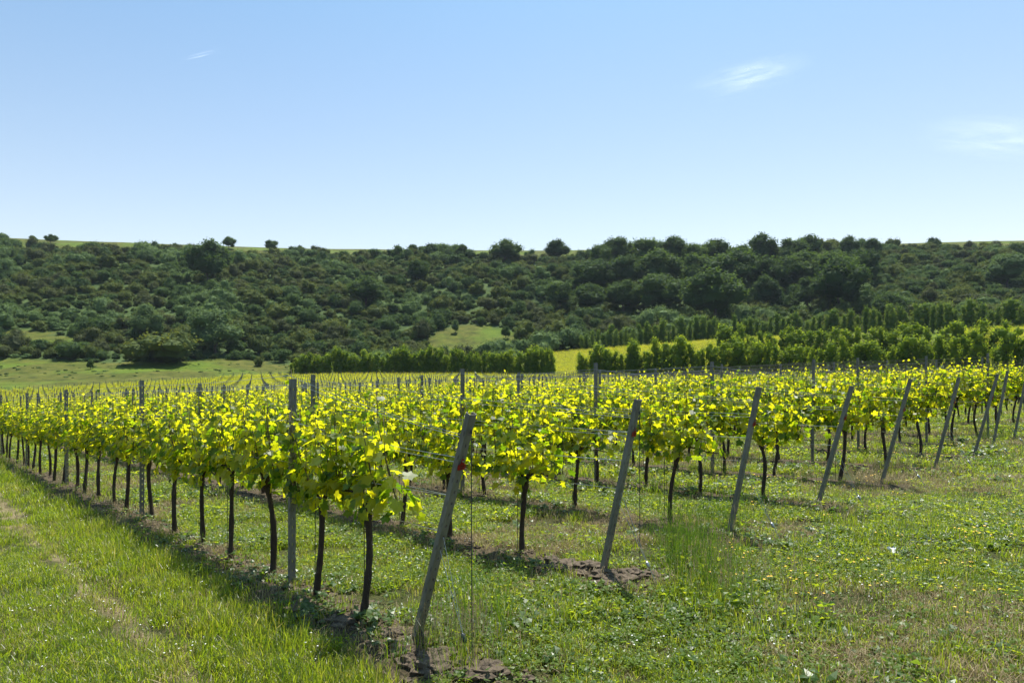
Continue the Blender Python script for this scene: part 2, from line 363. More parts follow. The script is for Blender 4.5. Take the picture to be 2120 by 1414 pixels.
# ------------------------------------------------------------------ vines
def vine_proto(seed, far=False):
    r = np.random.default_rng(seed); rr = random.Random(seed)
    out = {}
    # trunk (local x along the row)
    H = .74 + rr.uniform(-.04, .05); mb = MB(); pts = []; rad = []
    ph = rr.uniform(0, 6); amp = rr.uniform(.012, .038); lean = rr.uniform(-.09, .09)
    for k in range(13):
        f = k / 12; z = -.06 + (H + .06) * f
        pts.append((amp * math.sin(ph + f * 5) + lean * f, amp * .7 * math.cos(ph * 1.7 + f * 4), z))
        rad.append((.021 + .008 * (1 - f) ** 2 + (.011 if f > .88 else 0) + rr.uniform(-.003, .004)) * (1.25 if k == 0 else 1))
    mb.tube(pts, rad, 7)
    top = Vector(pts[-1])
    mb.tube([top + Vector((-.02, 0, -.03)), top + Vector((.03, .02, .05)), top + Vector((.05, .02, .09))], [.024, .02, .012], 6)
    out['trunk'] = mb.mesh('vine_trunk', M['bark'], True)
    mb = MB(); heads = []
    for s in (-1, 1):
        e = [top]
        for k in range(1, 6): e.append(Vector((top.x + s * .095 * k, rr.uniform(-.015, .015), H + .05 + .02 * math.sin(k) )))
        mb.tube(e, [.013, .010, .009, .008, .007, .005], 5)
        heads += e[1:]
    heads.append(top)
    out['cordon'] = mb.mesh('vine_cordon', M['bark'], True)
    sh = MB(); P = []; Nn = []; T = []; Sz = []
    nsh = 10 if far else 18
    for k in range(nsh):
        h0 = heads[k % len(heads)] + Vector((rr.uniform(-.04, .04), rr.uniform(-.02, .02), 0))
        ln = rr.uniform(.40, .66) * (1.34 if rr.random() < .24 else 1); lx = rr.uniform(-.10, .10); ly = rr.uniform(-.15, .15)
        pp = []
        for j in range(8):
            f = j / 7; pp.append(h0 + Vector((lx * f + .012 * math.sin(j * 2 + k), ly * math.sin(f * 1.7), ln * f)))
        if not far: sh.tube(pp, [.0055 - .0038 * j / 7 for j in range(8)], 4)
        nl = 10 if far else 17
        for j in range(nl):
            f = (j + rr.random()) / nl; q = h0 + Vector((lx * f, ly * math.sin(f * 1.7), ln * f))
            az = rr.uniform(0, 6.28); out_ = Vector((math.cos(az) * .8, math.sin(az), 0)); pet = rr.uniform(.04, .12) * (1.1 - .5 * f)
            q = q + out_ * pet + Vector((0, 0, rr.uniform(-.03, .04)))
            P.append(q); Nn.append(out_ * rr.uniform(.1, 1.1) + Vector((0, 0, rr.uniform(.15, 1.1))) + Vector((rr.gauss(0, .35), rr.gauss(0, .35), rr.gauss(0, .25))))
            T.append(out_ + Vector((rr.gauss(0, .5), rr.gauss(0, .5), -rr.uniform(0, 1.1))))
            Sz.append(rr.uniform(.045, .098) * (1.05 - .6 * f ** 2.2) * (1.45 if far else 1))
    # skirt of leaves round the head and cordon
    for k in range(26 if far else 62):
        az = rr.uniform(0, 6.28); x = rr.gauss(0, .22) if rr.random() < .75 else rr.uniform(-.45, .45); o2 = Vector((0, math.sin(az), 0))
        P.append(Vector((x, math.sin(az) * rr.uniform(.03, .19), H + rr.uniform(-.05, .22) - (.06 * (1 - abs(x) * 2) if rr.random() < .4 else 0)))); Nn.append(Vector((rr.gauss(0, .5), math.sin(az) * 1.2, rr.uniform(-.1, .9))))
        T.append(Vector((rr.gauss(0, .6), math.sin(az) * .4, -rr.uniform(.3, 1.2)))); Sz.append(rr.uniform(.055, .092) * (1.5 if far else 1))
    P = np.array(P); Nn = np.array(Nn); T = np.array(T); Sz = np.array(Sz)
    cu = np.stack([r.uniform(-.5, .15, len(P)), r.uniform(-.35, .15, len(P))], 1)
    V, F = leaves(P, Nn, T, Sz, 'kite' if far else 'leaf', cu)
    out['foliage'] = mesh('vine_foliage', V, F, M['vine_far'] if far else M['vine_leaf'], False)
    if not far: out['shoots'] = sh.mesh('vine_shoots', M['shoot'], True)
    return out
VP = [vine_proto(100 + k) for k in range(9)]
FARV = []
for k in range(6):
    d = vine_proto(300 + k, True); vs = []; fs = []; ms = []; off = 0
    for key, mi in (('foliage', 0), ('trunk', 1)):
        me = d[key]; vs += [tuple(v.co) for v in me.vertices]; fs += [tuple(i + off for i in p.vertices) for p in me.polygons]; ms += [mi] * len(me.polygons); off = len(vs)
    me = mesh('far_vine', vs, fs, [M['vine_far'], M['bark']]); me.polygons.foreach_set('material_index', ms); FARV.append(me)

ORD = 'first second third fourth fifth sixth seventh eighth ninth tenth eleventh twelfth thirteenth fourteenth fifteenth sixteenth seventeenth eighteenth nineteenth'.split()
def ordw(n):
    if n == 100: return 'hundredth'
    if n > 100: return 'hundred-and-' + ordw(n - 100)
    if n <= 19: return ORD[n - 1]
    tens = {2: 'twent', 3: 'thirt', 4: 'fort', 5: 'fift', 6: 'sixt', 7: 'sevent', 8: 'eight', 9: 'ninet'}[n // 10]
    return tens + 'ieth' if n % 10 == 0 else tens + 'y-' + ORD[n % 10 - 1]
ROTU = math.atan2(U[1], U[0])
NR = 49
T1 = 50.0          # end of the near block
V0 = {0: [.56, 1.36, 2.22, 3.16, 3.96, 4.9, 6.06], 1: [1.04, 2.15], 2: [.72, 2.1], 3: [.6], 4: [.45], 5: [.5]}
FP = {0: 606, 1: 650, 2: 959, 3: 1236, 4: 1477, 5: 1684, 6: 1779, 7: 1920, 8: 2047}
def rowpt(i, t): return P1 + N * ROW * i + U * t
def t_for_px(i, px):
    s = (px - CX) / FPX; p = P1 + N * ROW * i
    return (s * p[1] - p[0]) / (U[0] - s * U[1])
def inframe(x, y, m=60): return y > 2.5 and -m < CX + FPX * x / y < 2120 + m
posts = []; vines = []; first_t = {}
for i in range(NR):
    if i in FP: t0 = t_for_px(i, FP[i])
    else: t0 = (t_for_px(8, 2047) - .72 * (i - 8)) % 4.75
    if i == 0: pt = [t0, 6.3, 11.4, 16.4, 21.3]
    else: pt = [t0]
    while pt[-1] < T1 - 1: pt.append(pt[-1] + 4.75 + random.uniform(-.12, .12))
    pt = [t for t in pt if t <= T1]
    first_t[i] = pt
    for k, t in enumerate(pt): posts.append((i, k + 1, t))
    vt = list(V0.get(i, [random.uniform(.5, .9)]))
    while vt[-1] < T1 - .6: vt.append(vt[-1] + .94 + random.uniform(-.06, .06))
    for k, t in enumerate(vt): vines.append((i, k + 1, t))
rest_v = []; near_v = []
for (i, k, t) in vines:
    p = rowpt(i, t) + N * random.uniform(-.03, .03)
    (near_v if inframe(p[0], p[1], 90) else rest_v).append((p[1], i, k, p[0], p[1]))
near_v.sort(); cut = near_v[300:]; near_v = near_v[:300]
rest_v = [v for v in rest_v if v[4] > -2 and abs(v[3]) < 70 and v[0] < 60] + cut
vgroup = 'grapevines in the trellised rows'
for n, (d, i, k, x, y) in enumerate(near_v):
    pr = VP[(i * 5 + k * 3 + (k * k) % 4) % len(VP)]
    o = ob('grapevine', None, loc=(x, y, Z(x, y) - .01), rot=(0, 0, ROTU + (math.pi if random.random() < .5 else 0)), scale=(random.uniform(.97, 1.05), random.uniform(.9, 1.12), random.uniform(.98, 1.12)))
    tag(o, 'leafy grapevine, %s vine from the leaning end post in the %s row' % (ordw(k), ordw(i + 1)), 'grapevine', vgroup)
    for nm in ('trunk', 'cordon', 'shoots', 'foliage'): ob(nm, pr[nm], o)
# far vines: rest of the near block, the block beyond the aisle and the field behind the hedge
pts = []; 
for (d, i, k, x, y) in rest_v: pts.append((x, y, ROTU))
for i in range(-3, NR - 1):
    t = 56 + random.random()
    while t < 140:
        p = rowpt(i, t); s = CX + FPX * p[0] / p[1]
        if -150 < s < 1300 and not (p[1] > 148 - 0.0 and s > 600): pts.append((p[0], p[1], ROTU))
        t += .98
# third field beyond the hedge, rows running away up the slope
for b in np.arange(60, 215, 2.1):
    for a in np.arange(-20, 150, .95):
        x = a + random.uniform(-.2, .2); y = b - .25 * a + random.uniform(-.25, .25)
        s = CX + FPX * x / y
        if not (1130 < s < 2300) or (1620 < s < 1980): continue
        lo = np.interp(s, [1100, 1300, 1500, 1800, 2120, 2300], [140, 125, 114, 98, 84, 78]); hi = np.interp(s, [1100, 1200, 1500, 1800, 2120, 2300], [188, 186, 184, 168, 150, 145])
        if lo < y < hi: pts.append((x, y, -.25))
pts = np.array(pts); n = len(pts)
far_pts = np.stack([pts[:, 0], pts[:, 1], zf(pts[:, 0], pts[:, 1]) - .02], 1)
rot = np.zeros((n, 3)); rot[:, 2] = pts[:, 2] + (rng.random(n) < .5) * math.pi
sc = np.stack([rng.uniform(1, 1.15, n), rng.uniform(.95, 1.2, n), rng.uniform(.94, 1.07, n)], 1)
scatter('distant_vines', FARV, far_pts, rot, sc, rng.integers(0, len(FARV), n), 'far rows of yellow-green vines merging into one mass', 'vines')

# ------------------------------------------------------------------ posts
def channel(W, Dp, lip, Hh, holes, name, mat, notch=.10):
    """C profile with a real hole row in the web and small wire notches on the flanges; web faces -x"""
    v = []; f = []; th = .0028
    hs = []; z = -.35
    step = .075; a, b = -W / 2, W / 2; hw = W * .11
    zs = [-.35, .0]; z = .06
    while z < Hh - .05: zs += [z - .011, z + .011]; z += step
    zs.append(Hh)
    def quad(p): n_ = len(v); v.extend(p); f.append((n_, n_ + 1, n_ + 2, n_ + 3))
    for k in range(len(zs) - 1):
        z0, z1 = zs[k], zs[k + 1]; hole = holes and k >= 2 and k % 2 == 0 and z1 - z0 < .03
        for (y0, y1, mid) in ((a, -hw, 0), (-hw, hw, 1), (hw, b, 0)):
            if mid and hole: continue
            quad([(0, y0, z0), (0, y1, z0), (0, y1, z1), (0, y0, z1)])
        for s in (-1, 1):
            y = s * W / 2
            quad([(0, y, z0), (Dp, y, z0), (Dp, y, z1), (0, y, z1)])
            quad([(Dp, y, z0), (Dp, y - s * lip, z0), (Dp, y - s * lip, z1), (Dp, y, z1)])
            if notch and k % 4 == 2: quad([(Dp * .3, y, z0), (Dp * .3, y + s * .007, z0 - .004), (Dp * .3, y + s * .007, z1 + .008), (Dp * .3, y, z1)])
    me = mesh(name, v, f, mat)
    import bmesh
    bm = bmesh.new(); bm.from_mesh(me); bmesh.ops.remove_doubles(bm, verts=bm.verts, dist=1e-5)
    bmesh.ops.solidify(bm, geom=bm.faces[:], thickness=th) ; bm.to_mesh(me); bm.free()
    return me
POSTM = channel(.049, .032, .012, 1.8, True, 'line_post', M['steel'])
ENDM = channel(.058, .036, .014, 1.0, True, 'end_post', M['steelend'])
POSTLOW = channel(.058, .034, .012, 1.8, False, 'line_post_far', M['steel'], 0)
pv = []
for (i, k, t) in posts:
    p = rowpt(i, t)
    if inframe(p[0], p[1], 40): pv.append((p[1], i, k, p[0], p[1]))
pv.sort(); keep = pv[:300]; rest = pv[300:]
ptop = {}
for (d, i, k, x, y) in keep:
    far = d > 22
    o = ob('trellis_post', POSTLOW if far else POSTM, loc=(x, y, Z(x, y)), rot=(random.uniform(-.012, .012), random.uniform(-.012, .012), ROTU + random.uniform(-.12, .12)), scale=(1, 1, (.95 if (i, k) == (0, 1) else 1) + random.uniform(-.02, .02)))
    tag(o, 'upright grey perforated metal post, %s post from the end post in the %s row' % (ordw(k), ordw(i + 1)), 'post', 'upright metal trellis posts')
fp = [(x, y) for (d, i, k, x, y) in rest]
for i in range(-3, NR - 1):
    t = 56.5
    while t < 141:
        p = rowpt(i, t); s = CX + FPX * p[0] / p[1]
        if -150 < s < 1300 and not (p[1] > 148 and s > 600): fp.append((p[0], p[1]))
        t += 4.75
fp = np.array(fp); n = len(fp)
scatter('distant_posts', [POSTLOW], np.stack([fp[:, 0], fp[:, 1], zf(fp[:, 0], fp[:, 1])], 1), np.tile([0, 0, ROTU], (n, 1)), np.tile([1.3, 1.3, .98], (n, 1)), np.zeros(n), 'far trellis posts of the vineyard blocks, thin and countless', 'posts')

# leaning end posts: base px, top px, top py
ENDS = [(860, 980, 858), (1245, 1325, 828), (1508, 1575, 802), (1692, 1767, 800), (1822, 1888, 785), (1932, 1988, 782), (2013, 2068, 775), (2052, 2088, 768), (2096, 2128, 772), (2128, 2160, 770)]
endtop = {}
EW = ['leaning grey metal end post of the nearest row, with its red tag facing the camera', 'second leaning metal end post from the left, standing in bare dug earth',
      'third leaning metal end post from the left, weeds round its foot', 'fourth leaning metal end post from the left', 'fifth leaning metal end post from the left',
      'sixth leaning metal end post from the left', 'seventh leaning metal end post from the left', 'eighth leaning metal end post, close beside the seventh',
      'ninth leaning metal end post, cut by the right edge', 'tenth leaning metal end post at the far right edge']
tags = []
for i, (bp, tp, ty) in enumerate(ENDS):
    tb = t_for_px(i, bp + 6); base = rowpt(i, tb); bz = Z(*base)
    s = (tp - CX) / FPX
    Ln = (s * base[1] - base[0]) / (-U[0] + s * U[1])        # lean distance along -U
    top = base - U * Ln; tz = CAMH - top[1] * (ty - HY) / FPX
    v = Vector((top[0] - base[0], top[1] - base[1], tz - bz)); Hh = v.length
    zax = v.normalized(); xax = Vector((U[0], U[1], 0)); xax = (xax - zax * xax.dot(zax)).normalized(); yax = zax.cross(xax)
    mat = Matrix((xax, yax, zax)).transposed()
    me = channel(.050, .034, .013, Hh, True, 'end_post', M['steelend']) 
    o = ob('end_post', me, loc=(base[0], base[1], bz), rot=mat.to_euler()); tag(o, EW[i], 'end post', 'leaning row end posts')
    endtop[i] = (Vector((base[0], base[1], bz)), v)
    # red number tag, hung on the camera side of the web
    f = [.775, .80, .74, .72, .70, .72, .70, .71, .7, .7][i]
    c = Vector((base[0], base[1], bz)) + v * f - xax * .010
    mb = MB(); out = [(-.029, 0), (.029, 0), (.032, .035), (.016, .042), (.010, .052), (.009, .070), (.004, .078), (-.004, .078), (-.009, .070), (-.010, .052), (-.016, .042), (-.032, .035)]
    nn = len(out); vv = [(0, a_, b_) for a_, b_ in out] + [(-.002, a_, b_) for a_, b_ in out]
    mb.add(vv, [tuple(range(nn)), tuple(range(2 * nn - 1, nn - 1, -1))] + [(j, (j + 1) % nn, nn + (j + 1) % nn, nn + j) for j in range(nn)])
    tg = ob('red_tag', mb.mesh('red_tag', M['red']), loc=c, rot=(mat @ Matrix.Rotation(R(8 if i else -4), 3, 'X')).to_euler(), scale=.9)
    tag(tg, 'red plastic tag hanging on the %s end post from the left' % (['nearest', 'second', 'third', 'fourth', 'fifth', 'sixth', 'seventh', 'eighth', 'ninth', 'tenth'][i]) if i else 'large red plastic tag with black lettering on the nearest leaning end post', 'tag', 'red tags on the end posts')
    mb = MB(); mb.tube([(-.002, 0, .062), (-.008, 0, .062)], .006, 8); ob('rivet', mb.mesh('rivet', M['wire']), tg)
    if i < 4:
        for tm, zz in TXT: ob('lettering', tm, tg, loc=(-.003, 0, zz), rot=(R(90), 0, R(-90)))
# anchor wires with tensioner
for i in range(8):
    b, v = endtop[i]
    a = b + v * .42; g = b - Vector((U[0], U[1], 0)) * .55; g.z = Z(g.x, g.y) - .03
    o = ob('anchor_wire', None, loc=g)
    tag(o, 'thin anchor wire running from the %s leaning end post down to the grass' % ordw(i + 1), 'wire', 'anchor wires of the end posts')
    k = g + (a - g) * .28
    mb = MB(); mb.tube([Vector((0, 0, 0)), k - g], .0022, 5); mb.tube([k - g, a - g], .0016, 5); mb.tube([k - g, a - g + v * .06], .0016, 5)
    ob('wire', mb.mesh('anchor_wire_strands', M['wire']), o)
    mb = MB(); dd = (a - g).normalized(); mb.tube([k - g - dd * .03, k - g - dd * .02, k - g + dd * .015, k - g + dd * .03], [.006, .014, .014, .006], 7)
    ob('tensioner', mb.mesh('tensioner', M['blackplastic'] if i == 0 else M['wire'], True), o)
# the thin upright rod hooked in each of the first end posts
for i in (0, 1):
    b, v = endtop[i]; a = b + v * .93 + Vector((-U[0], -U[1], 0)) * .02
    mb = MB(); mb.tube([(a.x + .004, a.y, Z(a.x, a.y) - .05), (a.x, a.y, a.z)], .003, 5); mb.tube([(a.x, a.y, a.z - .012), (a.x, a.y, a.z + .012)], .008, 6)
    me = mb.mesh('upright_rod', M['blackplastic'])
    o = ob('upright_rod', me); tag(o, 'thin dark rod hanging plumb from the top of the %s leaning end post' % ('nearest' if i == 0 else 'second'), 'rod')

# trellis wires, one set per row
for i in range(NR):
    pl = first_t[i]
    pin = [t for t in pl if inframe(*rowpt(i, t), 700)]
    if not pin: continue
    b0 = rowpt(i, 0)
    o = ob('trellis_wires', None, loc=(b0[0], b0[1], Z(*b0)))
    tag(o, 'taut thin metal wires strung from post to post along the %s row' % ordw(i + 1), 'trellis wires', 'wires of the vine rows')
    for wi, (h, fe, side) in enumerate(((.79, .50, 0), (1.02, .66, .035), (1.02, .66, -.035), (1.30, .80, .035), (1.36, .82, -.035), (1.66, .90, .03), (1.73, .91, -.03))):
        pts_ = []
        if i in endtop: e = endtop[i][0] + endtop[i][1] * fe; pts_.append(e)
        for t in pl:
            p = rowpt(i, t) + N * side; pts_.append(Vector((p[0], p[1], Z(*p) + h)))
        q = []
        for k in range(len(pts_) - 1):
            A, B = pts_[k], pts_[k + 1]; sg = random.uniform(.0, .03)
            for j in range(4):
                f = j / 4; c = A.lerp(B, f); c.z -= sg * 4 * f * (1 - f); q.append(c)
        q.append(pts_[-1]); q = [c - o.location for c in q]
        mb = MB(); mb.tube(q, .0018 if i < 12 else .0014, 4, False); ob('wire', mb.mesh('row_wire', M['wire'] if i < 5 else M['dullwire']), o)
# bark knots are part of each trunk; training stakes stand by the nearest vines
for n, (d, i, k, x, y) in enumerate(near_v[:70]):
    ox, oy = U * random.uniform(.03, .07); h = random.uniform(1.0, 1.35)
    mb = MB(); mb.tube([(0, 0, -.05), (random.uniform(-.01, .01), 0, h)], .0032, 5)
    o = ob('training_stake', mb.mesh('training_stake', M['blackplastic']), loc=(x + ox, y + oy, Z(x + ox, y + oy)))
    tag(o, 'thin dark stake beside the %s vine of the %s row' % (ordw(k), ordw(i + 1)), 'stake', 'training stakes beside the vines')

# ------------------------------------------------------------------ trees and shrubs
def crown(seed, lobes, nleaf, lsize, mat, fuzz=.12, up=.25, core=.86):
    """leaf clumps over uneven lobes, with shaded gaps between"""
    r = np.random.default_rng(seed); P = []; Nn = []; Vc = []; Fc = []; off = 0
    C = np.array([l[0] for l in lobes], float); Rr = np.array([l[1] for l in lobes], float)
    if Rr.ndim == 1: Rr = np.repeat(Rr[:, None], 3, 1)
    wt = (Rr.prod(1)) ** (2 / 3); wt /= wt.sum()
    ii = r.choice(len(C), nleaf, p=wt); d = rdir(nleaf, r); d[:, 2] = np.where(r.random(nleaf) < .6, np.abs(d[:, 2]), d[:, 2])
    # twig clumping: pull directions toward a set of clump centres
    cl = rdir(40, r); near = np.argmax(d @ cl.T, 1); d = norm(d + cl[near] * .45)
    rad = r.normal(1.0, fuzz, nleaf) * (1 + .10 * np.sin(d[:, 0] * 9 + ii) * np.sin(d[:, 1] * 8 + ii * 2) + .08 * np.sin(d[:, 2] * 13 + ii))
    pos = C[ii] + d * Rr[ii] * rad[:, None]
    ins = np.zeros(nleaf, bool)
    for k in range(len(C)):
        q = np.linalg.norm((pos - C[k]) / (Rr[k] * .80), axis=1); ins |= (q < 1) & (ii != k)
    pos = pos[~ins]; d = d[~ins]; m = len(pos)
    nn = norm(d * .8 + rdir(m, r) * .75 + np.array([0, 0, up])); tp = rdir(m, r)
    V, F = leaves(pos, nn, tp, lsize * r.uniform(.6, 1.35, m), 'quad')
    V = list(map(tuple, V)); F = list(map(tuple, F))
    # leafy inner mass so the crown is not hollow
    import bmesh
    for k in range(len(C)):
        bm = bmesh.new(); bmesh.ops.create_icosphere(bm, subdivisions=2, radius=1.0)
        n0 = len(V)
        for v in bm.verts:
            c = v.co; s = core * (1 + .12 * math.sin(c.x * 7 + k) * math.sin(c.y * 6 + k * 2) + .1 * math.sin(c.z * 9 + k) + random.Random(seed * 977 + k * 91 + v.index).uniform(-.13, .06))
            V.append((C[k][0] + c.x * Rr[k][0] * s, C[k][1] + c.y * Rr[k][1] * s, C[k][2] + c.z * Rr[k][2] * s))
        F += [tuple(n0 + v.index for v in f.verts) for f in bm.faces]; bm.free()
    return mesh('leafy_crown', V, F, mat)
def bush(seed, mat, n=1500, ls=.075):
    rr = random.Random(seed); lb = [((0, 0, .42), (.42, .42, .44))]
    for k in range(rr.randint(6, 9)):
        a = rr.uniform(0, 6.28); q = rr.uniform(.25, .62); s = rr.uniform(.2, .34)
        lb.append(((math.cos(a) * q, math.sin(a) * q, rr.uniform(.22, .74) * (1.1 - .5 * q)), (s, s, s * rr.uniform(.8, 1.1))))
    return crown(seed, lb, n, ls, mat, .16)
def roundtree(seed, mat, n=4200, ls=.045, tall=1.0):
    rr = random.Random(seed); lb = [((0, 0, .55 * tall), (.34, .34, .36))]
    for k in range(rr.randint(13, 17)):
        a = rr.uniform(0, 6.28); ph = rr.uniform(-.5, 1.4); q = rr.uniform(.28, .38); s = rr.uniform(.12, .21)
        lb.append(((math.cos(a) * math.cos(ph) * q, math.sin(a) * math.cos(ph) * q, (.54 + math.sin(ph) * .36) * tall), s))
    lb = [(c, (s, s, s) if not hasattr(s, '__len__') else s) for c, s in lb]
    return crown(seed, lb, n, ls, mat, .18, .25, .82)
def hedgetree(seed, mat, n=1500, ls=.042):
    rr = random.Random(seed); lb = []
    for k in range(11):
        z = .1 + .8 * k / 10; s = .165 * (1 - .38 * max(0, z - .35)) * rr.uniform(.7, 1.15)
        lb.append(((rr.uniform(-.08, .08), rr.uniform(-.08, .08), z), (s, s, s * 1.0)))
    return crown(seed, lb, n, ls, mat, .3, .35, .7)
def trunkmesh(seed, h, r0, limbs=4):
    rr = random.Random(seed); mb = MB(); pts_ = [(rr.uniform(-.01, .01) * k, rr.uniform(-.01, .01) * k, -.03 + (h + .03) * k / 6) for k in range(7)]
    mb.tube(pts_, [r0 * (1.5 if k == 0 else 1 - .11 * k) for k in range(7)], 7)
    for k in range(limbs):
        a = 6.28 * k / max(limbs, 1) + rr.random(); p = Vector(pts_[3 + k % 3]); e = p + Vector((math.cos(a) * .2, math.sin(a) * .2, .2))
        mb.tube([p, p.lerp(e, .5) + Vector((0, 0, .02)), e], [r0 * .5, r0 * .35, r0 * .15], 5)
    return mb.mesh('tree_trunk', M['tbark'], True)
KINDS = [('sh_olive', 'olive green'), ('sh_green', 'mid green'), ('sh_brown', 'dusky grey-green'), ('sh_pale', 'pale green')]
BUSH = {k: [bush(500 + 10 * j + q, M[k]) for q in range(3)] for j, (k, _) in enumerate(KINDS)}
STEM = trunkmesh(9, .45, .035, 5)
TREE = {'tr_dark': [roundtree(600 + q, M['tr_dark']) for q in range(4)], 'tr_light': [roundtree(640 + q, M['tr_light']) for q in range(2)]}
TTR = [trunkmesh(20 + q, .6, .03, 6) for q in range(2)]
HT = [hedgetree(700 + q, M['hedge']) for q in range(6)]; HB = [hedgetree(720 + q, M['hedgeb']) for q in range(4)]
HTR = trunkmesh(31, .8, .014, 5)

# large trees: centre px, base py, top py, width px, kind
TREES = [(1045, 546, 505, 56, 'd'), (1153, 542, 503, 46, 'd'), (957, 532, 511, 24, 'd'), (430, 592, 510, 78, 'd'), (757, 634, 583, 62, 'd'), (867, 586, 545, 42, 'd'),
 (300, 706, 643, 60, 'l'), (345, 752, 694, 84, 'o'), (445, 734, 656, 92, 'l'), (2085, 596, 538, 74, 'l'), (1840, 676, 620, 64, 'd'),
 (1285, 552, 500, 62, 'd'), (1247, 560, 514, 46, 'd'), (1345, 555, 502, 66, 'd'), (1398, 552, 500, 56, 'd'), (1440, 560, 512, 50, 'd'), (1482, 556, 505, 52, 'd'), (1530, 565, 515, 56, 'd'),
 (1576, 552, 496, 58, 'd'), (1630, 556, 504, 62, 'd'), (1670, 546, 496, 48, 'd'), (1706, 530, 499, 28, 'o'), (1757, 545, 499, 42, 'd'), (1808, 540, 500, 30, 'd'),
 (1232, 610, 548, 78, 'd'), (1292, 604, 540, 80, 'd'), (1362, 600, 532, 86, 'd'), (1432, 605, 538, 76, 'd'), (1516, 612, 532, 96, 'd'), (1602, 610, 542, 84, 'd'), (1664, 600, 534, 84, 'd'), (1732, 604, 532, 84, 'd'), (1785, 590, 528, 60, 'd'),
 (1160, 642, 590, 52, 'd'), (1220, 648, 598, 66, 'd'), (1290, 650, 590, 70, 'd'), (1368, 655, 580, 92, 'd'), (1480, 668, 574, 112, 'd'), (1585, 640, 583, 52, 'd'), (1672, 644, 585, 68, 'd'), (1736, 648, 552, 92, 'd'), (1425, 640, 585, 60, 'd'),
 (68, 502, 491, 14, 'd'), (105, 505, 489, 22, 'd'), (474, 515, 495, 24, 'd'), (562, 520, 501, 24, 'd'), (6, 508, 488, 22, 'd'), (878, 522, 512, 15, 'd'), (943, 690, 668, 14, 'l'), (538, 758, 740, 12, 'o'), (188, 765, 750, 12, 'd'), (1047, 702, 680, 18, 'd')]
TL = {'d': 'dark green', 'l': 'light green', 'o': 'olive green'}
def zone(px):
    return 'far left' if px < 250 else 'left' if px < 560 else 'left middle' if px < 900 else 'middle' if px < 1200 else 'right middle' if px < 1500 else 'right' if px < 1830 else 'far right'
tree_xy = []
cnt = {}
for n, (px, by, ty, wd, kd) in enumerate(TREES):
    x, y = hit(px, by); gz = Z(x, y)
    Hh = (by - ty) * y / FPX + .5; Wd = wd * y / FPX
    crest = by < 560 and ty < 515
    lists = {'d': TREE['tr_dark'], 'l': TREE['tr_light'], 'o': [BUSH['sh_olive'][0]]}[kd]
    o = ob('round_tree', None, loc=(x, y, gz - .3), rot=(0, 0, random.uniform(0, 6.28)), scale=(Wd / .82, Wd / .82, Hh * 1.1))
    where = 'standing on the skyline' if crest else 'low on the slope' if by > 690 else 'in the middle of the wooded slope'
    size = 'small' if wd < 30 else 'broad' if wd > 75 else 'rounded'
    lab = '%s %s tree %s, %s of photo' % (size, TL[kd], where, ('x' if 0 else zone(px)))
    cnt.setdefault(lab, []).append((px, o))
    tag(o, lab, 'tree', 'larger trees on the hillside')
    ob('crown', lists[n % len(lists)], o)
    if kd != 'o': ob('trunk', TTR[n % 2], o)
    tree_xy.append((x, y, Wd * .5))
for lab, l in cnt.items():
    if len(l) > 1:
        l.sort(key=lambda a: a[0])
        for k, (px, o) in enumerate(l): o['label'] = lab.replace(' tree ', ' tree, %s from left, ' % ordw(k + 1), 1).replace('standing on the skyline', 'on skyline').replace('in the middle of the wooded slope', 'mid slope').replace('low on the slope', 'low on slope').replace('of the photo', 'of photo')

# scrub on the slope
TA = np.array(tree_xy); bs = []
cell = {}
tries = 30000
xs = rng.uniform(-340, 370, tries); ys = rng.uniform(150, 370, tries)
ok = scrubzone(xs, ys); px_ = CX + FPX * xs / ys
ok &= (px_ > -140) & (px_ < 2260)
for x, y in zip(xs[ok], ys[ok]):
    patch = math.sin(x / 17 + 1) * math.sin(y / 14 + x / 40) + .5 * math.sin(x / 6 + y / 9)
    rad = random.choice((1.3, 1.7, 2.3, 2.9, 3.5, 4.4)) * (1.0 + .12 * patch)
    gx, gy = int(x // 4), int(y // 4); bad = False
    for ix in (-2, -1, 0, 1, 2):
        for iy in (-2, -1, 0, 1, 2):
            for (a, b, c) in cell.get((gx + ix, gy + iy), ()):
                if (a - x) ** 2 + (b - y) ** 2 < (.56 * (c + rad)) ** 2: bad = True; break
            if bad: break
        if bad: break
    if bad: continue
    if len(TA) and np.min(np.hypot(TA[:, 0] - x, TA[:, 1] - y) - TA[:, 2] * .7) < 0: continue
    cell.setdefault((gx, gy), []).append((x, y, rad)); bs.append((x, y, rad, patch))
print('bushes', len(bs))
BI = []
for (x, y, rad, patch) in bs:
    v = random.random()
    if patch > .55: kk = 3 if v < .5 else 1
    elif patch > .1: kk = 1 if v < .55 else 0 if v < .85 else 3
    else: kk = 2 if v < .25 else 0 if v < .65 else 1
    BI.append((rad / y, x, y, rad, kk))
BI.sort(reverse=True)
ind = [b for b in BI if -20 < CX + FPX * b[1] / b[2] < 2140][:300]; ids = set(id(b) for b in ind); others = [b for b in BI if id(b) not in ids]
lc = {}
ind.sort(key=lambda b: b[1] / b[2])
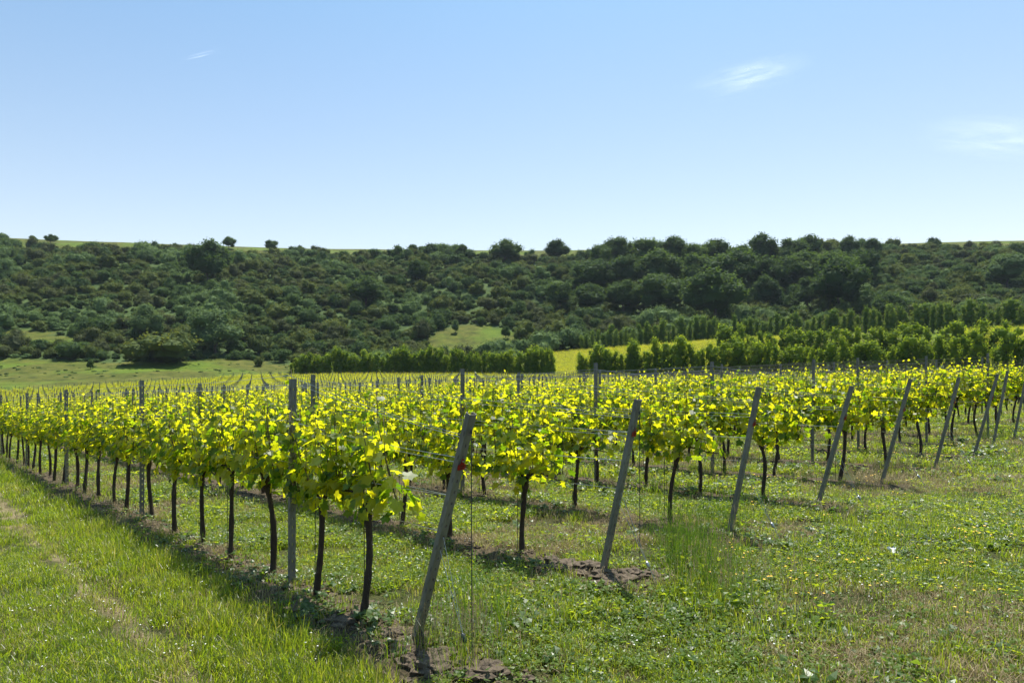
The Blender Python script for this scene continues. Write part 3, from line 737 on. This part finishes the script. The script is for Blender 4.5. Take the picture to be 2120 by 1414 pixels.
for (s_, x, y, rad, kk) in ind:
    px = CX + FPX * x / y; j = random.randrange(3)
    nm = ['hawthorn_shrub', 'leafy_shrub', 'thorny_shrub', 'bramble_shrub'][kk]
    o = ob(nm, None, loc=(x, y, Z(x, y) - .25), rot=(0, 0, random.uniform(0, 6.28)), scale=(rad * 1.25, rad * 1.25, rad * random.uniform(1.15, 1.6)))
    part = int(np.clip(px // 212, 0, 9)) + 1
    hz = 'at the slope foot' if y < 205 else 'low on slope' if y < 235 else 'halfway up slope' if y < 290 else 'high on slope'
    key = (kk, part, hz); lc[key] = lc.get(key, 0) + 1
    tag(o, '%s bush %s, %s from left in the %s tenth across' % (KINDS[kk][1], hz, ordw(lc[key]), ordw(part)), 'bush', 'bushes on the scrubby slope')
    ob('crown', BUSH[KINDS[kk][0]][j], o); ob('stems', STEM, o)
ms_ = sum([BUSH[k] for k, _ in KINDS], []); ot = np.array([(b[1], b[2], b[3], b[4]) for b in others]); n = len(ot)
scatter('hillside_scrub', ms_, np.stack([ot[:, 0], ot[:, 1], zf(ot[:, 0], ot[:, 1]) - .25], 1), np.stack([np.zeros(n), np.zeros(n), rng.uniform(0, 6.28, n)], 1),
        np.stack([ot[:, 2] * 1.25, ot[:, 2] * 1.25, ot[:, 2] * rng.uniform(1.1, 1.6, n)], 1), (ot[:, 3] * 3 + rng.integers(0, 3, n)).astype(int), 'dense green and olive scrub covering the upper hillside', 'scrub')
# low undergrowth between the bushes, rough tussocks on the meadow and under the crest
mu = 7000; ux = rng.uniform(-330, 350, mu); uy = rng.uniform(165, 372, mu); o_ = scrubzone(ux, uy) ; ux, uy = ux[o_], uy[o_]
mx_ = rng.uniform(-150, 10, 900); my_ = rng.uniform(120, 190, 900); zz = (~scrubzone(mx_, my_)) & (CX + FPX * mx_ / my_ < 640) & (my_ > np.interp(CX + FPX * mx_ / my_, [-200, 0, 300, 600], [138, 140, 150, 164])); mx_, my_ = mx_[zz], my_[zz]
ax_ = np.concatenate([ux, mx_]); ay_ = np.concatenate([uy, my_]); n = len(ax_)
ss = np.concatenate([rng.uniform(.7, 1.5, len(ux)), rng.uniform(.15, .6, len(mx_))])
scatter('undergrowth', BUSH['sh_pale'] + BUSH['sh_green'], np.stack([ax_, ay_, zf(ax_, ay_) - .15], 1), np.stack([np.zeros(n), np.zeros(n), rng.uniform(0, 6.28, n)], 1), np.stack([ss * 1.4, ss * 1.4, ss * .9], 1),
        rng.integers(0, 6, n), 'low tangled undergrowth between the bushes and on the meadow', 'undergrowth')

# windbreak hedges: rows of slender trees
def hedge(poly, spacing, hrange, protos, label, group, gaps=(), wid=1.0, rows=1):
    P = [np.array(p, float) for p in poly]; seg = [np.linalg.norm(P[k + 1] - P[k]) for k in range(len(P) - 1)]; tot = sum(seg); d = 0; k2 = 0
    while d < tot:
        a = d; k = 0
        while a > seg[k]: a -= seg[k]; k += 1
        dirv = (P[k + 1] - P[k]) / seg[k]; p = P[k] + dirv * a + np.array([-dirv[1], dirv[0]]) * random.uniform(-.5, .5)
        px = CX + FPX * p[0] / p[1]; d += spacing * random.uniform(.75, 1.25)
        if any(a_ < px < b_ for a_, b_ in gaps) or px > 2150: continue
        k2 += 1; h = random.uniform(*hrange); w_ = random.uniform(.7, 1.35) * wid; h *= random.uniform(.80, 1.08) * (min(1.0, .62 + .06 * k2) if len(poly) > 4 else 1.0)
        if random.random() < .12: h *= 1.14
        o = ob('slender_tree', None, loc=(p[0], p[1], Z(*p) - .1), rot=(0, 0, random.uniform(0, 6.28)), scale=(h * .62 * w_, h * .62 * w_, h))
        tag(o, label % ordw(k2), 'tree', group); ob('crown', random.choice(protos), o); ob('trunk', HTR, o)
hedge([(-50, 155), (-17, 150), (8.4, 131), (20.3, 118.6), (57.4, 80), (80, 58)], 0.95, (5.1, 6.5), HT, 'slender tree, %s from the left in the nearer windbreak hedge', 'trees of the nearer windbreak hedge', gaps=((1148, 1190),), wid=1.35)
hedge([at(1490, 150), at(1800, 124), at(2140, 104)], 1.45, (5.0, 7.4), HT, 'slender tree, %s from the left in the middle hedge at the right', 'trees of the middle windbreak hedge', wid=1.5)
hedge([at(1205, 189), at(1500, 187), at(1800, 170), at(2130, 149)], 1.5, (5.0, 7.6), HB, 'slender tree, %s from the left in the farther hedge on the slope', 'trees of the farther windbreak hedge', wid=1.2)

# ------------------------------------------------------------------ grass, weeds, flowers
def blades(seed, n, rad, h0, h1, wdt, lean, mat, seeds=False, name='tuft'):
    r = random.Random(seed); v = []; f = []
    for k in range(n):
        a = r.uniform(0, 6.28); q = rad * math.sqrt(r.random()); x, y = q * math.cos(a), q * math.sin(a)
        h = r.uniform(h0, h1); la = r.uniform(0, 6.28); ln = r.uniform(.1, lean) * h; wx, wy = math.cos(la + 1.57 + r.uniform(-.6, .6)) * wdt * .5, math.sin(la + 1.57) * wdt * .5
        b = len(v); dx, dy = math.cos(la) * ln, math.sin(la) * ln
        for j, (fz, ff, ww) in enumerate(((-.1, 0, 1), (.5, .28, .85), (.85, .68, .5), (1.0, 1.0, .0))):
            zc = h * fz * (1 - .25 * (ln / h) * ff)
            if ww: v += [(x + dx * ff - wx * ww, y + dy * ff - wy * ww, zc), (x + dx * ff + wx * ww, y + dy * ff + wy * ww, zc)]
            else: v.append((x + dx, y + dy, zc))
        f += [(b, b + 1, b + 3, b + 2), (b + 2, b + 3, b + 5, b + 4), (b + 4, b + 5, b + 6)]
        if seeds:
            tx, ty, tz = x + dx, y + dy, h * (1 - .25 * ln / h)
            for s in range(6):
                b = len(v); zz = tz - .012 + s * .011; o1 = r.uniform(-.004, .004); v += [(tx + o1 - .004, ty, zz), (tx + o1 + .004, ty + .002, zz), (tx + o1, ty, zz + .014)]; f.append((b, b + 1, b + 2))
    return mesh(name, v, f, mat)
def rosette(seed, n, rad, size, mat, up=.5):
    r = np.random.default_rng(seed); a = r.uniform(0, 6.28, n); q = rad * np.sqrt(r.random(n)); out = np.stack([np.cos(a), np.sin(a), np.zeros(n)], 1)
    pos = out * q[:, None] + np.stack([np.zeros(n), np.zeros(n), r.uniform(.01, .06, n)], 1)
    V, F = leaves(pos, norm(np.array([0, 0, 1.]) + rdir(n, r) * .5), out + np.array([0, 0, up]) + rdir(n, r) * .3, size * r.uniform(.5, 1.2, n), 'kite'); return mesh('rosette', V, F, mat)
def flower(seed, n, h0, h1, mat, hr=.011):
    r = random.Random(seed); mb = MB()
    for k in range(n):
        x, y = r.uniform(-.12, .12), r.uniform(-.12, .12); h = r.uniform(h0, h1); lx = r.uniform(-.03, .03)
        mb.tube([(x, y, -.02), (x + lx * .6, y, h * .6), (x + lx, y, h)], .0014, 3, False, 0)
        c = Vector((x + lx, y, h)); v = [c + Vector((0, 0, .004))]; m_ = 9; tl = r.uniform(-.4, .4)
        for j in range(m_): aa = 6.28 * j / m_; rr_ = hr * (1 if j % 2 else .7); v.append(c + Vector((rr_ * math.cos(aa), rr_ * math.sin(aa), rr_ * math.cos(aa) * tl)))
        mb.add(v, [(0, 1 + j, 1 + (j + 1) % m_) for j in range(m_)] , 1)
    return mb.mesh('flower', [M['shoot'], mat])
# source meshes
G = [blades(1, 50, .10, .03, .07, .0042, 1.0, M['grass']), blades(2, 50, .10, .035, .085, .0042, .9, M['grass']), blades(3, 40, .09, .03, .07, .005, 1.1, M['grass']), blades(4, 48, .11, .035, .09, .004, 1.0, M['grass']),
     rosette(5, 46, .10, .022, M['clover']), rosette(6, 34, .10, .03, M['clover']), blades(7, 26, .10, .03, .08, .004, 1.3, M['straw']),
     blades(8, 24, .09, .08, .19, .004, .8, M['grass']), blades(9, 5, .08, .15, .36, .0026, .6, M['straw'], True), rosette(10, 16, .08, .06, M['weed'], .7), blades(11, 8, .08, .18, .42, .0032, .5, M['weed'], True)]
def leafyweed(seed, n, rad, h0, h1, mat):
    r = np.random.default_rng(seed); P = []; D = []
    for k in range(n):
        a = r.uniform(0, 6.28); q = rad * math.sqrt(r.random()); h = r.uniform(h0, h1); lx, ly = r.normal(0, .12, 2) * h
        for j in range(int(h / .022)):
            f = (j + r.random()) * .022 / h; aa = r.uniform(0, 6.28)
            P.append((q * math.cos(a) + lx * f, q * math.sin(a) + ly * f, h * f)); D.append((math.cos(aa), math.sin(aa), r.uniform(.1, .9)))
    P = np.array(P); D = np.array(D); m_ = len(P)
    V, F = leaves(P, norm(np.array([0, 0, 1.]) + rdir(m_, r) * .6), D, r.uniform(.025, .07, m_) * (1.2 - P[:, 2] / h1 * .7), 'kite'); return mesh('leafy_weed', V, F, mat)
G.append(leafyweed(12, 3, .1, .10, .24, M['clover']))
def place(n, dmin, dmax, pw=1.0):
    u_ = rng.random(n); d = (dmin ** pw + u_ * (dmax ** pw - dmin ** pw)) ** (1 / pw)
    s = rng.uniform(-.83, .86, n); return d * s, d
def qt(x, y):
    return (x - P1[0]) * N[0] + (y - P1[1]) * N[1], (x - P1[0]) * U[0] + (y - P1[1]) * U[1]
DUG = []
for (px, py, r_) in [(1165, 1190, .2), (1215, 1195, .2), (1290, 1215, .3), (1350, 1215, .24), (1250, 1228, .22), (850, 1350, .2), (850, 1385, .2), (900, 1365, .2), (960, 1385, .2), (1020, 1405, .16), (700, 1300, .16)]:
    d_ = 1.62 * FPX / (py - HY); DUG.append(((px - CX) / FPX * d_, d_, r_))
def turf(n, dmin, dmax, pw, scl, name, label):
    x, y = place(n, dmin, dmax, pw); q, t = qt(x, y)
    dg_ = np.zeros(len(x), bool)
    for (cx_, cy_, cr_) in DUG: dg_ |= np.hypot((x - cx_), (y - cy_) * 1.2) < cr_
    dgk = ~(dg_ & (rng.random(n) < .93)); x, y, q, t = x[dgk], y[dgk], q[dgk], t[dgk]; n = len(x)
    fr = np.abs((q + .12) / ROW - np.round((q + .12) / ROW)) * ROW; strip = (fr < .29 + .10 * sn(x, y, .3, 2)) & (t > -.6) & (q > -.7)
    wheel = (np.abs(q + 1.2) < .2 + .12 * sn(x, y, .4, 7)) | (np.abs(q + 2.75) < .1 + .14 * sn(x, y, .5, 9)) | (sn(x, y, .6, 11) > .5)
    keep = ~((strip) & (rng.random(n) < .76)) & ~(wheel & (rng.random(n) < .84))
    x, y, q, t, strip = x[keep], y[keep], q[keep], t[keep], strip[keep]; m = len(x); v = rng.random(m)
    patch = sn(x, y, .8, 1.5); idx = np.zeros(m, int)
    left = (q < -.35)
    # left track side: finer, longer grass; headland and alleys: clover, mown turf, dry bits
    idx = np.where(left, np.where(v < .5, 3, np.where(v < .8, 1, np.where(v < .93, 0, 6))), np.where(v < .2, 0, np.where(v < .38, 2, np.where(v < .5, 1, np.where(v < .68, 4, np.where(v < .82, 5, np.where(v < .96, 6, 9)))))))
    edge = (q > -.9) & (q < -.4) & (t > -.6); idx = np.where(edge & (rng.random(m) < .22), 7, idx)
    idx = np.where(strip, np.where(v < .55, 6, np.where(v < .7, 5, np.where(v < .82, 9, 0))), idx)
    lush = (~left) & (sn(x, y, 1.1, 6.1) > .45) & (rng.random(m) < .25); idx = np.where(lush, np.where(v < .35, 7, 9), idx)
    dry = (sn(x, y, 1.2, 2.2) > .2) & (rng.random(m) < np.where(left, .12, .62)); idx = np.where(dry, 6, idx)
    sc_ = rng.uniform(.75, 1.3, m) * scl * (1 + .25 * patch)
    rot_ = np.stack([rng.normal(0, .12, m), rng.normal(0, .12, m), rng.uniform(0, 6.28, m)], 1)
    scatter(name, G, np.stack([x, y, zf(x, y)], 1), rot_, np.stack([sc_ * 1.0, sc_ * 1.0, sc_ * rng.uniform(.8, 1.2, m)], 1), idx, label, 'grass')
turf(22000, 3.3, 9.5, 1.7, 1.0, 'near_grass', 'short mown grass and clover in the foreground')
turf(24000, 9.0, 34, 1.5, 1.55, 'alley_grass', 'green grass between the vine rows and on the headland')
# tall weeds and seed heads: explicit clumps round posts and in the rough headland
tp = []
for (px, py, n, sp, k) in [(1430, 1185, 40, .26, 10), (1400, 1150, 20, .2, 10), (1490, 1230, 24, .3, 8), (1440, 1220, 30, .3, 7), (1460, 1250, 26, .26, 10), (1435, 1200, 18, .2, 11), (1450, 1250, 12, .3, 11), (1500, 1285, 6, .35, 11), (1620, 1320, 5, .35, 11), (1520, 1115, 8, .2, 11), (1600, 1050, 6, .2, 11), (1430, 1200, 40, .22, 10), (1450, 1215, 40, .3, 9), (1500, 1280, 50, .4, 9), (1580, 1310, 50, .4, 9), (1480, 1270, 50, .35, 7), (1400, 1280, 22, .3, 9), (1560, 1300, 24, .4, 9), (1650, 1340, 26, .35, 7), (1700, 1360, 22, .4, 9), (1500, 1110, 26, .25, 10), (1540, 1130, 16, .3, 9),
                         (960, 1330, 26, .25, 8), (1010, 1300, 16, .25, 10), (930, 1370, 18, .3, 7), (1690, 1060, 18, .3, 7), (1820, 1030, 18, .35, 8), (1600, 1060, 18, .4, 9), (1640, 1060, 16, .3, 9), (2000, 980, 40, 1.0, 8), (2060, 960, 50, 1.0, 10), (1900, 1020, 30, .7, 8),
                         (1800, 1140, 26, .4, 7), (1880, 1200, 22, .4, 7), (1200, 1090, 10, .12, 7), (1440, 1000, 20, .4, 7), (850, 1350, 14, .2, 8), (1000, 1380, 14, .25, 8), (1130, 1110, 8, .1, 8), (2080, 1000, 30, .9, 9), (1990, 1380, 20, .5, 7), (1620, 1230, 14, .4, 8), (1760, 1120, 20, .6, 8)]:
    d = 1.6 * FPX / (py - HY) ; cx_, cy_ = (px - CX) / FPX * d, d
    for _ in range(n): tp.append((cx_ + random.gauss(0, sp * .6), cy_ + random.gauss(0, sp * .6), k if random.random() < .8 else random.choice((7, 8, 9, 10)), random.uniform(.6, 1.15)))
for _ in range(330):   # ragged edge of the first rows and under the end posts
    i = random.choice((0, 0, 0, 0, 1, 2, 3, 4, 5)); t = random.uniform(-.7, 18); p = rowpt(i, t) + N * random.gauss(-.08 if i == 0 else 0, .17)
    tp.append((p[0], p[1], random.choice((7, 8, 9, 6, 10, 7)), random.uniform(.35, .75)))
for _ in range(240):
    d = random.uniform(4.2, 16); s = random.uniform(.05, .85)
    tp.append((d * s, d, random.choice((8, 10, 8)), random.uniform(.5, .9)))
tp = np.array(tp); n = len(tp)
scatter('tall_weeds', G, np.stack([tp[:, 0], tp[:, 1], zf(tp[:, 0], tp[:, 1])], 1), np.stack([rng.normal(0, .1, n), rng.normal(0, .1, n), rng.uniform(0, 6.28, n)], 1), tp[:, 3], tp[:, 2].astype(int), 'tall seeding grasses and leafy weeds round the end posts', 'weeds')
FL = [flower(1, 4, .10, .2, M['flower']), flower(2, 2, .08, .16, M['flower'], .013), flower(3, 5, .04, .09, M['white'], .008), flower(4, 3, .05, .1, M['white'], .007)]
fl = []
for _ in range(170):
    d = random.uniform(6, 17); s = random.uniform(.35, .86)
    if math.sin(d * 1.3) * math.sin(s * 11) > -.2: fl.append((d * s, d, random.choice((0, 1, 1, 3)), random.uniform(.8, 1.2)))
for _ in range(26):
    d = random.uniform(4.2, 6.2); s = random.uniform(.25, .8); fl.append((d * s, d, random.choice((1, 0)), 1))
for _ in range(220):
    d = random.uniform(3.9, 13); s = random.uniform(-.7, .86); fl.append((d * s, d, random.choice((2, 3)), random.uniform(.6, 1.0)))
fl = np.array(fl); n = len(fl)
scatter('wildflowers', FL, np.stack([fl[:, 0], fl[:, 1], zf(fl[:, 0], fl[:, 1])], 1), np.stack([np.zeros(n), np.zeros(n), rng.uniform(0, 6.28, n)], 1), fl[:, 3], fl[:, 2].astype(int), 'small yellow and white flowers dotted through the grass', 'wildflowers')

# dug earth clods
def clods(name, spots, label):
    import bmesh
    V = []; F = []
    for (x, y, r) in spots:
        bm = bmesh.new(); bmesh.ops.create_icosphere(bm, subdivisions=3, radius=1.0); n0 = len(V); z0 = Z(x, y); sd = random.uniform(0, 9)
        for v in bm.verts:
            c = v.co; s = r * (1 + .22 * math.sin(c.x * 5 + sd) * math.sin(c.y * 6 + sd) + .16 * math.sin(c.z * 8 + sd * 2) + .10 * math.sin(c.x * 17 + sd) * math.sin(c.y * 15) + random.uniform(-.07, .07))
            V.append((x + c.x * s, y + c.y * s, z0 + c.z * s * .62))
        F += [tuple(n0 + v.index for v in f.verts) for f in bm.faces]; bm.free()
    o = ob(name, mesh(name, V, F, M['soil'])); tag(o, label, 'soil', kind='stuff')
sp_ = []
for (px, py, w_, hh, n) in [(1160, 1190, .14, .1, 26), (1215, 1195, .1, .07, 16), (1290, 1215, .16, .10, 34), (1345, 1215, .12, .08, 26), (1250, 1235, .08, .05, 8), (850, 1350, .1, .06, 16), (930, 1375, .16, .06, 26), (1000, 1395, .1, .05, 14), (700, 1290, .12, .08, 14), (620, 1250, .1, .1, 10)]:
    d = 1.62 * FPX / (py - HY)
    for _ in range(n): sp_.append(((px - CX) / FPX * d + random.gauss(0, w_ * .6), d + random.gauss(0, hh), random.uniform(.022, .09)))
clods('earth_clods', sp_, 'brown dug earth clods round the second end post')
sp_ = []
for _ in range(1500):
    i = random.choice((0, 0, 0, 0, 0, 1, 1, 2, 3)); t = abs(random.gauss(0, 6)) - .9; p = rowpt(i, t) + N * random.gauss(0, .15); sp_.append((p[0], p[1], random.uniform(.008, .04)))
clods('row_soil_crumbs', sp_, 'crumbled brown soil along the foot of the vine rows')
# plastic scrap on the headland
V = []; F = []; r = random.Random(3)
for a in range(7):
    for b in range(6): V.append(((a - 3) * .018 + r.gauss(0, .004), (b - 2.5) * .016, .05 + .035 * math.sin(a * 1.3) * math.cos(b * 1.1) + r.gauss(0, .006)))
F = [(a * 6 + b, a * 6 + b + 1, a * 6 + b + 7, a * 6 + b + 6) for a in range(6) for b in range(5)]
x, y = (1845 - CX) / FPX * 5.95, 5.95
tag(ob('plastic_scrap', mesh('plastic_scrap', V, F, M['plastic'], True), loc=(x, y, Z(x, y)), rot=(.5, 0, .4)), 'small crumpled pale scrap lying in the grass at right', 'litter')

# ------------------------------------------------------------------ thin clouds high up
def cloud(name, px, py, wpx, hpx, dens, tilt, seed, label, kind='cloud', scale=2.4, stretch=(1, 2.2)):
    d = 3600.0; x = (px - CX) / FPX * d; z = CAMH + (HY - py) / FPX * d; Wd = wpx / FPX * d; Hd = hpx / FPX * d
    V = []; F = []; n = 28
    for side in (1, -1):
        for a in range(n + 1):
            for b in range(n + 1):
                u_, v_ = a / n * 2 - 1, b / n * 2 - 1; rr_ = min(1, math.hypot(u_, v_))
                V.append((u_ * Wd / 2, side * .06 * Wd * math.sqrt(max(0, 1 - rr_ * rr_)), v_ * Hd / 2))
    for s in range(2):
        o0 = s * (n + 1) ** 2
        for a in range(n):
            for b in range(n):
                c = o0 + a * (n + 1) + b; F.append((c, c + 1, c + n + 2, c + n + 1) if s else (c, c + n + 1, c + n + 2, c + 1))
    m, t = newmat('thin_cloud_' + str(seed)); L = t.links.new
    tc = nd(t, 'ShaderNodeTexCoord'); mp = nd(t, 'ShaderNodeMapping'); L(tc.outputs['Generated'], mp.inputs[0])
    mp.inputs['Location'].default_value = (seed * 1.7, 0, seed); mp.inputs['Scale'].default_value = (stretch[0], .2, stretch[1]); mp.inputs['Rotation'].default_value = (0, .25, 0)
    no = nd(t, 'ShaderNodeTexNoise', Scale=scale, Detail=8.0, Roughness=.55, Distortion=.9); L(mp.outputs[0], no.inputs['Vector'])
    sub = nd(t, 'ShaderNodeVectorMath', operation='SUBTRACT'); L(tc.outputs['Generated'], sub.inputs[0]); sub.inputs[1].default_value = (.5, .5, .5)
    sx = nd(t, 'ShaderNodeSeparateXYZ'); L(sub.outputs[0], sx.inputs[0])
    cb = nd(t, 'ShaderNodeCombineXYZ'); L(sx.outputs[0], cb.inputs[0]); L(sx.outputs[2], cb.inputs[1])
    ln = nd(t, 'ShaderNodeVectorMath', operation='LENGTH'); L(cb.outputs[0], ln.inputs[0])
    fo = nd(t, 'ShaderNodeMapRange', interpolation_type='SMOOTHSTEP'); L(ln.outputs['Value'], fo.inputs[0]); fo.inputs[1].default_value = .48; fo.inputs[2].default_value = .05
    mr = nd(t, 'ShaderNodeMapRange', interpolation_type='SMOOTHSTEP'); L(no.outputs[0], mr.inputs[0]); mr.inputs[1].default_value = .34; mr.inputs[2].default_value = .85
    mu_ = nd(t, 'ShaderNodeMath', operation='MULTIPLY'); L(fo.outputs[0], mu_.inputs[0]); L(mr.outputs[0], mu_.inputs[1])
    m3 = nd(t, 'ShaderNodeMath', operation='MULTIPLY'); L(mu_.outputs[0], m3.inputs[0]); m3.inputs[1].default_value = dens
    tr = nd(t, 'ShaderNodeBsdfTransparent'); tl = nd(t, 'ShaderNodeBsdfTranslucent', Color=(.95, .97, 1, 1)); df = nd(t, 'ShaderNodeBsdfDiffuse', Color=(.95, .97, 1, 1))
    ad = nd(t, 'ShaderNodeAddShader'); L(tl.outputs[0], ad.inputs[0]); L(df.outputs[0], ad.inputs[1])
    mx = nd(t, 'ShaderNodeMixShader'); L(m3.outputs[0], mx.inputs[0]); L(tr.outputs[0], mx.inputs[1]); L(ad.outputs[0], mx.inputs[2])
    o = nd(t, 'ShaderNodeOutputMaterial'); L(mx.outputs[0], o.inputs[0])
    o = ob(name, mesh(name, V, F, m, True), loc=(x, d, z), rot=(0, R(tilt), 0)); tag(o, label, kind)
cloud('wispy_cloud', 1555, 155, 310, 90, .25, -14, 3, 'small white wispy cloud high at the right')
cloud('faint_cloud', 2060, 285, 420, 130, .2, 3, 8, 'faint pale cloud streak lower by the right edge')
cloud('contrail', 418, 114, 104, 3.2, .32, -14, 5, 'short thin white contrail at the upper left', 'contrail', 1.0, (.6, .3))

# ------------------------------------------------------------------ haze
m, t = newmat('summer_haze'); pvn = nd(t, 'ShaderNodeVolumePrincipled'); pvn.inputs['Color'].default_value = (.72, .84, 1, 1); pvn.inputs['Density'].default_value = .00008; pvn.inputs['Anisotropy'].default_value = .2
o = nd(t, 'ShaderNodeOutputMaterial'); t.links.new(pvn.outputs[0], o.inputs['Volume'])
mb = MB(); mb.box((0, 0, 60), (1812, 1812, 150))
USE_HAZE = True
if USE_HAZE: tag(ob('haze', mb.mesh('haze', m)), 'thin summer haze over the valley', 'haze', kind='stuff')
